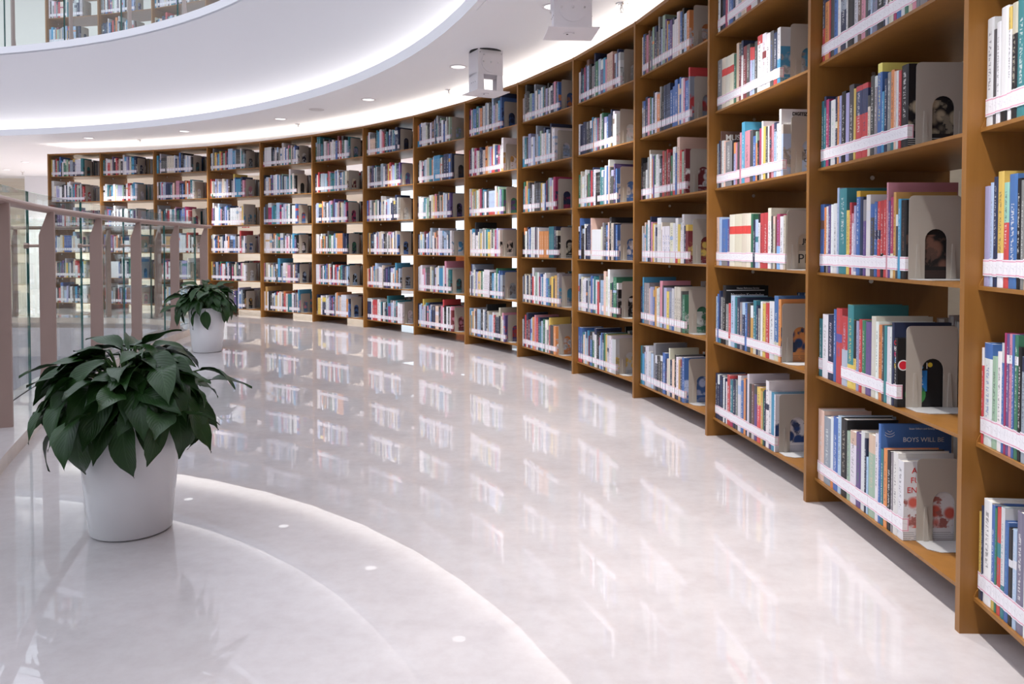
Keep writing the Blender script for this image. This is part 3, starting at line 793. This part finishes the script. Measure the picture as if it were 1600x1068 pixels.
def put_bookend(bay, kk, x, zb=0.0, y=.055, up=False):
    P, L, a, al = bay_frame(bay)
    w = Matrix.Rotation(a, 3, 'Z') @ Vector((x, y, 0))
    ob = bpy.data.objects.new('bookend', BE_MESH); COL.objects.link(ob)
    ob.location = (P.x + w.x, P.y + w.y, zb + SH0 + SHP * kk + .0005); ob.rotation_euler = (0, 0, a)
    ft = bpy.data.objects.new('foot_plate', FT_MESH); COL.objects.link(ft); ft.parent = ob
    if up: tag(ob, 'beige steel bookend on the upper floor, %s, %s bookcase from its left end' % (SHN[kk], ordn(bay + 1)), 'bookend', 'bookends on the upper floor')
    else:
        n = NB - 1 - bay
        where = 'far left end bookcase' if bay == 0 else '%s bookcase from the right' % ordn(n)
        tag(ob, 'beige steel bookend with arched cut-out, %s, %s' % (SHN[kk], where), 'bookend', 'steel bookends holding up the books')
BY = {(13, 0): .066, (13, 3): .052, (13, 1): .055, (13, 2): .040, (12, 4): .070, (12, 3): .062, (12, 2): .038, (12, 1): .038, (12, 0): .047}
# everything smaller in the picture: one mass of books
mass = MB()
def fill_front(bay, kk, x, xe, zb=0.0, y=.034):
    P, L, a, al = bay_frame(bay)
    T = Matrix.Translation((P.x, P.y, zb + SH0 + SHP * kk + .0005)) @ Matrix.Rotation(a, 4, 'Z')
    base_h = rng.uniform(.188, .208)
    run = None; left = 0
    while x < xe:
        if left <= 0:
            c = rng.choice(WK); st = book_style(c); left = 1
            if rng.random() < .06: left = rng.randint(2, 4)
            t = rng.triangular(.010, .042, .019)
            q = rng.random()
            h = base_h + rng.uniform(-.018, .022) + (rng.uniform(.025, .055) if q > .9 else 0)
        left -= 1
        if x + t > xe + .012: break
        d = min(.19, max(.12, h * rng.uniform(.64, .76)))
        last = x + t + .012 > xe
        lab = (.021, .055) if rng.random() > .06 else None
        book_quads(mass, x, t - .0006, h, d, st, art=True, T=T, lab=lab, y0=y + rng.uniform(0, .003), cheap=True)
        x += t
    return x
def fill_back(bay, kk, x, xe, zb=0.0):
    """books of the far side of the double case: their fore edges and covers face us"""
    P, L, a, al = bay_frame(bay)
    T = Matrix.Translation((P.x, P.y, zb + SH0 + SHP * kk + .0005)) @ Matrix.Rotation(a, 4, 'Z')
    while x < xe:
        t = rng.triangular(.012, .045, .022); h = rng.uniform(.17, .225); d = rng.uniform(.12, .16)
        col = jit(PAL[rng.choice(WK)]); at = ((*col, 0), (0, 0, 0, .5), (2, 2, 0))
        y1 = DEPTH - .03
        T2 = T
        mass.box((x, y1 - d, 0), (x + .0015, y1, h), 0, at, T2, 'db'); mass.box((x + t - .0025, y1 - d, 0), (x + t - .001, y1, h), 0, at, T2, 'db')
        mass.quad([T2 @ Vector(p) for p in ((x, y1, 0), (x + t - .001, y1, 0), (x + t - .001, y1, h), (x, y1, h))][::-1], 0, None, at)
        mass.box((x + .0015, y1 - d + .004, 0), (x + t - .0025, y1 - .001, h - .003), 1, None, T2, 'dblr')
        x += t
for (bay, kk), xe in LASTX.items():
    P, L, a, al = bay_frame(bay)
    if bay == 14: fill_front(bay, kk, xe, .60)
    else: put_bookend(bay, kk, xe + .003, y=BY.get((bay, kk), .05))
for kk in range(6):
    if (14, kk) not in LASTX: fill_front(14, kk, .0225, .60)
    fill_front(15, kk, .0225, .6)
    if (13, kk) not in LASTX: fill_front(13, kk, .0225, .56)
for bay in range(0, 12):
    P, L, a, al = bay_frame(bay)
    for kk in range(6):
        xe = fill_front(bay, kk, .0225 + (.01 if rng.random() < .2 else 0), L * rng.uniform(.64, .72))
        put_bookend(bay, kk, xe + .003)
for bay in range(0, 15):
    P, L, a, al = bay_frame(bay)
    for kk in range(6):
        fill_back(bay, kk, .15 + rng.uniform(0, .12), L - rng.uniform(.01, .12))
for bay in range(0, 4):
    P, L, a, al = bay_frame(bay)
    for kk in range(0, 5):
        xe = fill_front(bay, kk, .0225, L * rng.uniform(.60, .70), ZU)
        if kk in (1, 2) and bay < 3: put_bookend(bay, kk, xe + .003, ZU, up=True)
mo = mass.build('shelved_books', [M_COVER, M_PAGES, M_LABEL])
tag(mo, 'rows of many coloured books filling the farther curved bookcases', 'books', None, 'stuff')

# ------------------------------------------------------------------ walkway railing
def oval(w, h, n=14): return [(w / 2 * math.cos(2 * PI * j / n), h / 2 * math.sin(2 * PI * j / n)) for j in range(n)]
def post_poly(w, h):
    """(depth towards the glass, z) outline of one flat post: tapered head, flared foot"""
    return [(.0, 0), (.0, h), (-.030, h), (-w, h - .12), (-w, .10), (-w - .012, 0)]
def railing(name, label, pts, frame, zb, h, wpost, glass_off, gz0, gz1, joints, rail_z, path, mats=None, rod_z=None):
    r = tag(empty(name, (pts[0].x, pts[0].y, zb)), label, 'railing')
    inv = Vector((-pts[0].x, -pts[0].y, -zb))
    m = MB(); m.tube([Vector((p.x, p.y, zb + rail_z)) + inv for p in path], oval(.058, .037)); m.build('handrail', M_RAIL, r)
    for p, t in zip(pts, frame):
        side = Vector((-t.y, t.x, 0))       # towards the glass
        m = MB()
        poly = post_poly(wpost, h); th = .011
        lo = [Vector((p.x, p.y, zb)) + inv - t.to_3d() * th + side * (-a - .035) + Vector((0, 0, z)) for a, z in poly]
        hi = [q + t.to_3d() * th * 2 for q in lo]
        m.quad(hi); m.quad(lo[::-1])
        for j in range(len(lo)): m.quad([lo[j], lo[(j + 1) % len(lo)], hi[(j + 1) % len(lo)], hi[j]])
        bm = bmesh.new(); ob = m.build('post', M_RAIL, r, weld=True)
        bm.from_mesh(ob.data); bmesh.ops.recalc_face_normals(bm, faces=bm.faces); bm.to_mesh(ob.data); bm.free()
        if rod_z:
            a = Vector((p.x, p.y, zb + rod_z)) + inv + side * (wpost - .04); b = Vector((p.x, p.y, zb + rod_z)) + inv + side * (glass_off + .012)
            m = MB(); m.cyl(a, b, .008, n=10); m.cyl(b - side * .012, b + side * .008, .016, n=12); m.build('standoff', M_STEEL, ob)
    for i in range(len(joints) - 1):
        seg = joints[i]
        P = [q for q in seg]
        m = MB()
        for a, b in zip(P[:-1], P[1:]):
            A, B = Vector((a.x, a.y, zb)) + inv, Vector((b.x, b.y, zb)) + inv
            t = (b - a).normalized(); s_ = Vector((-t.y, t.x, 0)) * .010
            up0, up1 = Vector((0, 0, gz0)), Vector((0, 0, gz1))
            m.quad([A + up0, B + up0, B + up1, A + up1], 0); m.quad([B + s_ + up0, A + s_ + up0, A + s_ + up1, B + s_ + up1], 0)
            m.quad([A + up1, B + up1, B + s_ + up1, A + s_ + up1], 1)
            m.quad([B + up0, A + up0, A + s_ + up0, B + s_ + up0], 1)
        for e, t_ in ((P[0], (P[1] - P[0]).normalized()), (P[-1], (P[-1] - P[-2]).normalized())):
            s_ = Vector((-t_.y, t_.x, 0)) * .010; A = Vector((e.x, e.y, zb)) + inv
            m.quad([A + up0, A + s_ + up0, A + s_ + up1, A + up1], 1)
        m.build('glass_pane', [M_GLASS, M_GEDGE], r)
    return r
def tangents(path, idx):
    out = []
    for i in idx:
        a, b = path[max(0, i - 1)], path[min(len(path) - 1, i + 1)]; out.append((b - a).normalized())
    return out
GO = .085
gp = offset(FRONT, GO)
segs = [gp[6 * i:6 * i + 7] for i in range(7)]
def inset(seg, g=.006):
    s = [q.copy() for q in seg]
    s[0] += (s[1] - s[0]).normalized() * g; s[-1] += (s[-2] - s[-1]).normalized() * g; return s
segs = [inset(s_) for s_ in segs]
pts = [FRONT[6 * i] for i in range(8)]
endp = FRONT[-1] + (FRONT[-1] - FRONT[-2]).normalized() * .03
railing('glass_railing', 'curved glass balustrade with rose brown posts and handrail beside walkway', pts, tangents(FRONT, [6 * i for i in range(8)]), .055, .92, .072, GO, .0, 1.025, segs + [None],
        .933, FRONT[:-1] + [FRONT[-1] + Vector((.035, .06))], rod_z=.745)
gp = offset(RETURN, GO)
segs = [inset(gp[4 * i:4 * i + 5]) for i in range(4)]
rt = tangents(RETURN, [4 * i for i in range(5)])
railing('glass_railing', 'farther return of the glass balustrade seen through the nearer panes', [RETURN[4 * i] for i in range(1, 5)], rt[1:], .055, .92, .072, GO, .0, 1.025, segs + [None],
        .933, RETURN[1:], rod_z=.745)

# upper balustrade on the fascia
ang = [math.radians(a) for a in (89, 81.3, 74.27, 67.59, 60.31, 53.0, 45.5)]
up_path = [pol(7.13, math.radians(92 - j * 1.0)).to_2d() for j in range(50)]
up_pts = [pol(7.13, a).to_2d() for a in ang]
up_t = [Vector((math.sin(a), -math.cos(a))) for a in ang]
gj = [math.radians(a) for a in (89.9, 82.2, 75.0, 68.15, 61.1, 53.6, 46.2)]
segs = []
for a, b in zip(gj[:-1], gj[1:]):
    # glass stands on the opening side of the posts; travel runs towards smaller angles, so left of travel is outwards
    segs.append([pol(7.085, a + (b - a) * j / 5 + (-.0008 if j == 0 else (.0008 if j == 5 else 0))).to_2d() for j in range(6)])
railing('upper_glass_railing', 'glass balustrade with brown posts along the upper floor edge', up_pts, up_t, 2.97, .92, .034, -.045, .0, 1.02, segs + [None], .935, up_path)

# ------------------------------------------------------------------ ceiling fittings
def downlight(a, r, label, z=ZC, power=SPOT_W, group='recessed downlights', cone=84):
    p = pol(r, a, z)
    t = tag(empty('ceiling_downlight', p), label, 'downlight', group)
    m = MB(); n = 24
    prof = [(.066, 0), (.066, -.004), (.054, -.005), (.050, -.001)]
    for i in range(n):
        c0, s0, c1, s1 = math.cos(2 * PI * i / n), math.sin(2 * PI * i / n), math.cos(2 * PI * (i + 1) / n), math.sin(2 * PI * (i + 1) / n)
        for (ra, za), (rb, zb) in zip(prof[:-1], prof[1:]):
            m.quad([(ra * c0, ra * s0, za), (ra * c1, ra * s1, za), (rb * c1, rb * s1, zb), (rb * c0, rb * s0, zb)], smooth=True)
    m.build('trim_ring', M_MOUNT, t)
    m = MB(); m.quad([(.05 * math.cos(-2 * PI * i / n), .05 * math.sin(-2 * PI * i / n), -.0015) for i in range(n)]); m.build('lamp_disc', M_LAMP, t)
    if power:
        ld = bpy.data.lights.new('spot', 'SPOT'); ld.energy = power; ld.spot_size = math.radians(cone); ld.spot_blend = 1.0; ld.shadow_soft_size = .03; ld.color = (1, .96, .92)
        lo = bpy.data.objects.new('spot', ld); COL.objects.link(lo); lo.parent = t; lo.location = (0, 0, -.012)
    return t
DL = [83.6, 73.07, 62.34, 50.82, 39.81, 28.55, 17.2, 5.9, -5.4, -16.7]
for i, a in enumerate(DL):
    vis = {0: 'at the left frame edge', 1: 'first right of the leftmost one', 2: 'second right of the leftmost one', 3: 'middle of the curved row', 4: 'left of the two hanging brackets, second nearest', 5: 'beside the hanging white bracket, nearest in view'}.get(i, 'out of view overhead, %s along the curved row' % ordn(i + 1))
    downlight(math.radians(a), 7.98, 'round recessed downlight in white soffit, ' + vis)
for j, (a, r) in enumerate(((90.6, 10.4), (95.8, 11.7))):
    downlight(math.radians(a), r, 'small distant downlight beyond the bookcase end, %s' % ('nearer' if j == 0 else 'farther'), group='distant downlights', power=SPOT_W * 2.2, cone=160)
for j, (a, r_) in enumerate(((72, 11.6), (63, 11.6), (55, 11.8), (62, 13.6), (71, 13.6), (25, 9.7), (12, 9.7), (0, 9.7))):  # unseen lamps added to brighten the back wall and aisle
    downlight(math.radians(a), r_, 'added fill downlight over the aisle behind the bookcases, %s from left' % ordn(j + 1), group='added fill lamps behind the bookcases', power=SPOT_W * (1.5 if a > 40 else .12), cone=150)

def sprinkler(a, r, label):
    t = tag(empty('fire_sprinkler', pol(r, a, ZC)), label, 'sprinkler', 'ceiling sprinklers')
    m = MB(); m.cyl((0, 0, 0), (0, 0, -.006), .034, .030, n=20); m.cyl((0, 0, -.006), (0, 0, -.010), .022, .018, n=16); m.build('escutcheon', M_CHROME, t)
    m = MB(); m.cyl((0, 0, -.010), (0, 0, -.030), .007, n=10)
    for s_ in (-1, 1): m.cyl((s_ * .008, 0, -.026), (s_ * .003, 0, -.050), .002, n=6)
    m.build('frame_arms', M_CHROME, t)
    m = MB(); m.cyl((0, 0, -.050), (0, 0, -.053), .014, n=16); m.build('deflector', M_CHROME, t)
for a, lab in ((16.12, 'chrome sprinkler nearest in view, right of the larger hanging bracket'), (34.18, 'chrome sprinkler left of the smaller hanging bracket'), (51.88, 'chrome sprinkler beside the middle downlights'), (69.84, 'small chrome sprinkler at the far left above the bookcases')):
    sprinkler(math.radians(a), 8.31, lab)
sprinkler(math.radians(95.4), 12.05, 'tiny distant sprinkler beyond the bookcase end')
# round flush speaker
t = tag(empty('ceiling_speaker', pol(7.9, math.radians(45.4), ZC)), 'flat round white speaker flush in the soffit between two downlights', 'speaker')
m = MB(); m.cyl((0, 0, 0), (0, 0, -.004), .075, .072, n=28); m.build('grille_plate', M_MOUNT, t)
m = MB()
for rr in (.02, .035, .05, .063):
    for i in range(24):
        a, b = 2 * PI * i / 24, 2 * PI * (i + 1) / 24
        m.quad([(rr * math.cos(a), rr * math.sin(a), -.0045), (rr * math.cos(b), rr * math.sin(b), -.0045), ((rr + .004) * math.cos(b), (rr + .004) * math.sin(b), -.0045), ((rr + .004) * math.cos(a), (rr + .004) * math.sin(a), -.0045)][::-1])
m.build('grille_slots', M_FRAME, t)
# access hatch outline
t = tag(empty('ceiling_hatch', pol(7.75, math.radians(17.5), ZC), math.radians(17.5)), 'square flush access hatch in soffit beside hanging bracket', 'hatch')
m = MB(); m.box((-.15, -.15, -.004), (.15, .15, -.0005)); m.build('hatch_panel', M_WHITE, t)

# white projector brackets hanging from the soffit
def bracket(a, r, rot, label, hole):
    t = tag(empty('projector_bracket', pol(r, a, ZC), rot), label, 'bracket', None)
    w, d, hh = .090, .075, .275
    zt = -.165 if hole else -hh
    zc = -.085 if hole else -hh + .10
    m = MB()      # black disc painted for the shade inside the ceiling opening
    m.cyl((0, 0, -.0005), (0, 0, -.006), .108, n=28); m.build('opening_shade_disc', M_BLACK, t)
    m = MB()      # shell: front, back and side plates
    m.box((-w, -d, zt), (w, -d + .004, 0)); m.box((-w, d - .004, -.165), (w, d, 0))
    m.box((-w, -d + .004, -.165), (-w + .004, d - .004, -.008)); m.box((w - .004, -d + .004, -.165), (w, d - .004, -.008)); m.box((-w + .004, -d + .004, -.165), (w - .004, d - .004, -.161))
    sh = m.build('upper_shell', M_MOUNT, t)
    m = MB(); m.cyl((0, -d - .004, zc), (0, -d, zc), .066, n=32); m.build('turntable', M_MOUNT, sh)
    for x, z, q in ((-.054, zc, .005), (.054, zc, .005), (0, zc, .005), (-.078, zc + .06, .004), (.078, zc + .06, .004), (-.05, zc + .045, .004)):
        m = MB(); m.cyl((x, -d - .008, z), (x, -d, z), q, n=8); m.build('bolt', M_CHROME, sh)
    # lower yoke: two flared legs with bent side plates
    for s_ in (-1, 1):
        m = MB()
        if hole:
            xa, xb = s_ * w, s_ * (w - .040)
            p = [(xa, -d + .004, -.150), (xb, -d + .004, -.150), (s_ * (w - .046), -d + .002, -hh), (s_ * (w + .004), -d + .002, -hh)]
            q = [(a_, b_ + .004, c_) for a_, b_, c_ in p]
            m.quad(p); m.quad(q[::-1])
            for j in range(4): m.quad([p[j], q[j], q[(j + 1) % 4], p[(j + 1) % 4]])
        m.box((min(s_ * w, s_ * (w - .004)), -d + .008, -hh), (max(s_ * w, s_ * (w - .004)), d * (.2 if not hole else 1), -.150))
        lg = m.build('yoke_leg', M_MOUNT, t)
        for y in (-.03, 0, .03):
            m = MB(); m.cyl((s_ * w, y if hole else y - .03, -.21), (s_ * (w + .003), y if hole else y - .03, -.21), .004, n=8); m.build('bolt', M_CHROME, lg)
    m = MB(); m.box((-.12, -.12, -hh - .005), (.12, .12, -hh)); bp = m.build('base_plate', M_MOUNT, t)
    m = MB(); m.cyl((-.01, -.01, -hh - .008), (-.01, -.01, -hh - .005), .026, n=20); m.build('plate_cap', M_MOUNT, bp)
    m = MB(); m.cyl((-.018, -.01, -hh - .010), (-.018, -.01, -hh - .008), .005, n=10); m.build('screw', M_BLACK, bp)
bracket(math.radians(25.0), 7.97, math.radians(27), 'smaller white projector bracket hanging from soffit, farther of the two', True)
bracket(math.radians(13.6), 7.90, math.radians(4), 'larger white projector bracket cut by the top edge, nearer of the two', False)

# ------------------------------------------------------------------ potted plants
def leaf_mesh(seed):
    rg = random.Random(seed)
    L, W = 1.0, rg.uniform(.40, .50)
    nu, nv = 4, 9
    curl = rg.uniform(.18, .5); fold = rg.uniform(.10, .22); twist = rg.uniform(-.35, .35)
    m = MB(); V = []
    for j in range(nv + 1):
        s = j / nv
        w = W / 2 * (math.sin(PI * min(1, s * 1.02) ** .72) ** .85 if s < .97 else .02)
        w = max(w, .004 if s < .97 else .002)
        if s > .80: w *= max(.10, 1 - (s - .80) * 2.6)
        ang = -curl * s * 2.2
        y = (math.sin(curl * 2.2 * s) / (curl * 2.2)); z = -(1 - math.cos(curl * 2.2 * s)) / (curl * 2.2)
        row = []
        for i in range(nu + 1):
            q = (i / nu - .5) * 2
            tw = twist * s
            x = q * w; dz = abs(q) * w * fold * 2 - (.05 * w if abs(q) == 1 else 0) + .03 * math.sin(s * 9 + q * 2 + seed) * abs(q)
            row.append(Vector((x * math.cos(tw), y + dz * math.sin(-ang) * .0, z + dz + x * math.sin(tw))))
        V.append(row)
    for j in range(nv):
        for i in range(nu):
            m.quad([V[j][i], V[j][i + 1], V[j + 1][i + 1], V[j + 1][i]], 0, [(i / nu, j / nv), ((i + 1) / nu, j / nv), ((i + 1) / nu, (j + 1) / nv), (i / nu, (j + 1) / nv)], smooth=True)
    ob = m.build('leaf', M_LEAF, weld=True); me = ob.data; bpy.data.objects.remove(ob); return me
LEAVES = [leaf_mesh(s) for s in range(8)]
def plant(px, py, label, seed, nleaf, rot, top_r=.135, bot_r=.107, ph=.335, spread=1.0):
    rg = random.Random(seed)
    t = tag(empty('potted_plant', (px, py, 0), rot), label, 'potted plant', 'potted plants along the walkway')
    n = 48
    m = MB()
    prof = [(.0, .004), (bot_r - .012, .004), (bot_r - .008, 0), (bot_r, .006), (bot_r + (top_r - bot_r) * .5 + .002, ph * .5), (top_r, ph - .004), (top_r - .002, ph), (top_r - .010, ph), (top_r - .013, ph - .004), (top_r - .02, ph - .05)]
    for i in range(n):
        a, b = 2 * PI * i / n, 2 * PI * (i + 1) / n
        for (r0, z0), (r1, z1) in zip(prof[:-1], prof[1:]):
            if r0 == 0: m.quad([(0, 0, z0), (r1 * math.cos(b), r1 * math.sin(b), z1), (r1 * math.cos(a), r1 * math.sin(a), z1)], smooth=True)
            else: m.quad([(r0 * math.cos(a), r0 * math.sin(a), z0), (r0 * math.cos(b), r0 * math.sin(b), z0), (r1 * math.cos(b), r1 * math.sin(b), z1), (r1 * math.cos(a), r1 * math.sin(a), z1)], smooth=True)
    m.build('pot', M_POT, t, weld=True)
    m = MB(); zs = ph - .035
    for i in range(24):
        a, b = 2 * PI * i / 24, 2 * PI * (i + 1) / 24; r = top_r - .016
        m.quad([(0, 0, zs + .01), (r * math.cos(a), r * math.sin(a), zs), (r * math.cos(b), r * math.sin(b), zs)])
    m.build('soil', M_SOIL, t)
    for i in range(nleaf):
        f = i / nleaf
        az = i * 2.39996 + rg.uniform(-.35, .35)
        # f from the crown (0) to the drooping skirt (1)
        rad = spread * (.03 + .145 * f ** .7 + rg.uniform(-.035, .03))
        z = ph + .165 - .165 * f ** 1.3 + rg.uniform(-.03, .03)
        pitch = .28 - 1.15 * f ** 1.1 + rg.uniform(-.35, .35)       # up (+) to hanging (-)
        size = rg.uniform(.105, .185) * (0.85 if f < .12 else 1.0) * spread
        if f > .86: pitch -= .3; rad = max(rad, top_r + .012)
        if rg.random() < .1 and f > .3: rad += .05; pitch = rg.uniform(-.15, .2)
        base = Vector((rad * math.cos(az), rad * math.sin(az), z))
        ob = bpy.data.objects.new('leaf', LEAVES[rg.randrange(8)]); COL.objects.link(ob); ob.parent = t
        yaw = az - PI / 2 + rg.uniform(-.75, .75)
        M = Matrix.Translation(base) @ Matrix.Rotation(yaw, 4, 'Z') @ Matrix.Rotation(pitch, 4, 'X') @ Matrix.Rotation(rg.uniform(-.5, .5), 4, 'Y') @ Matrix.Scale(size, 4)
        ob.matrix_local = M
        r0 = rg.uniform(.01, .05)
        p0 = Vector((r0 * math.cos(az), r0 * math.sin(az), zs)); p1 = Vector((rad * .45 * math.cos(az), rad * .45 * math.sin(az), (zs + z) / 2 + .06))
        P = []
        for j in range(6):
            s = j / 5; P.append(p0 * (1 - s) ** 2 + p1 * 2 * s * (1 - s) + base * s * s)
        st = MB()
        for a, b in zip(P[:-1], P[1:]):
            if (b - a).length > 1e-4: st.cyl(a, b, .0028, .0024, n=5, cap=False)
        st.build('stem', M_STEM, t)
    return t
plant(-1.075, 2.24, 'leafy dark green plant in a white pot, nearer one in the foreground', 3, 150, .3)
plant(-2.31, 6.05, 'smaller-looking leafy plant in a white pot, farther one before the railing end', 11, 120, 1.7, spread=.92)

# orange armchair far beyond the cases
t = tag(empty('armchair', (-.83, 11.6, 0), math.radians(200)), 'orange armchair glimpsed through the bookcase gaps near the window', 'armchair')
def soft(name, a, b, mt):
    m = MB(); m.box(a, b); ob = m.build(name, mt, t, weld=True); bv = ob.modifiers.new('b', 'BEVEL'); bv.width = .05; bv.segments = 3; return ob
soft('seat', (-.3, -.35, .2), (.3, .3, .45), M_ORANGE); soft('backrest', (-.38, .25, .2), (.38, .42, .9), M_ORANGE)
for s_ in (-1, 1): soft('armrest', (min(s_ * .30, s_ * .42), -.35, .15), (max(s_ * .30, s_ * .42), .25, .62), M_ORANGE)
for sx in (-1, 1):
    for sy in (-.28, .32):
        m = MB(); m.cyl((sx * .32, sy, 0), (sx * .32, sy, .2), .018, .025, n=10); m.build('leg', M_RAIL, t)

# two thin lines of small red lettering on the far beige wall, too small to read
rs = random.Random(5)
for x0, w_, z_, lab in ((-4.98, .21, 1.13, 'upper thin line of tiny red lettering on the far beige wall'), (-5.02, .31, .73, 'lower thin line of tiny red lettering on the far beige wall')):
    yw = 14.7 + (x0 + 2.5) / (-8.25 + 2.5) * .2
    t = tag(empty('wall_lettering', (x0, yw - .002, z_)), lab, 'lettering')
    x = 0
    m = MB()
    while x < w_:
        g = rs.uniform(.010, .026); m.box((x, -.003, 0), (x + g, 0, rs.uniform(.018, .030))); x += g + .008
    m.build('red_letters', M_TXT_R, t)
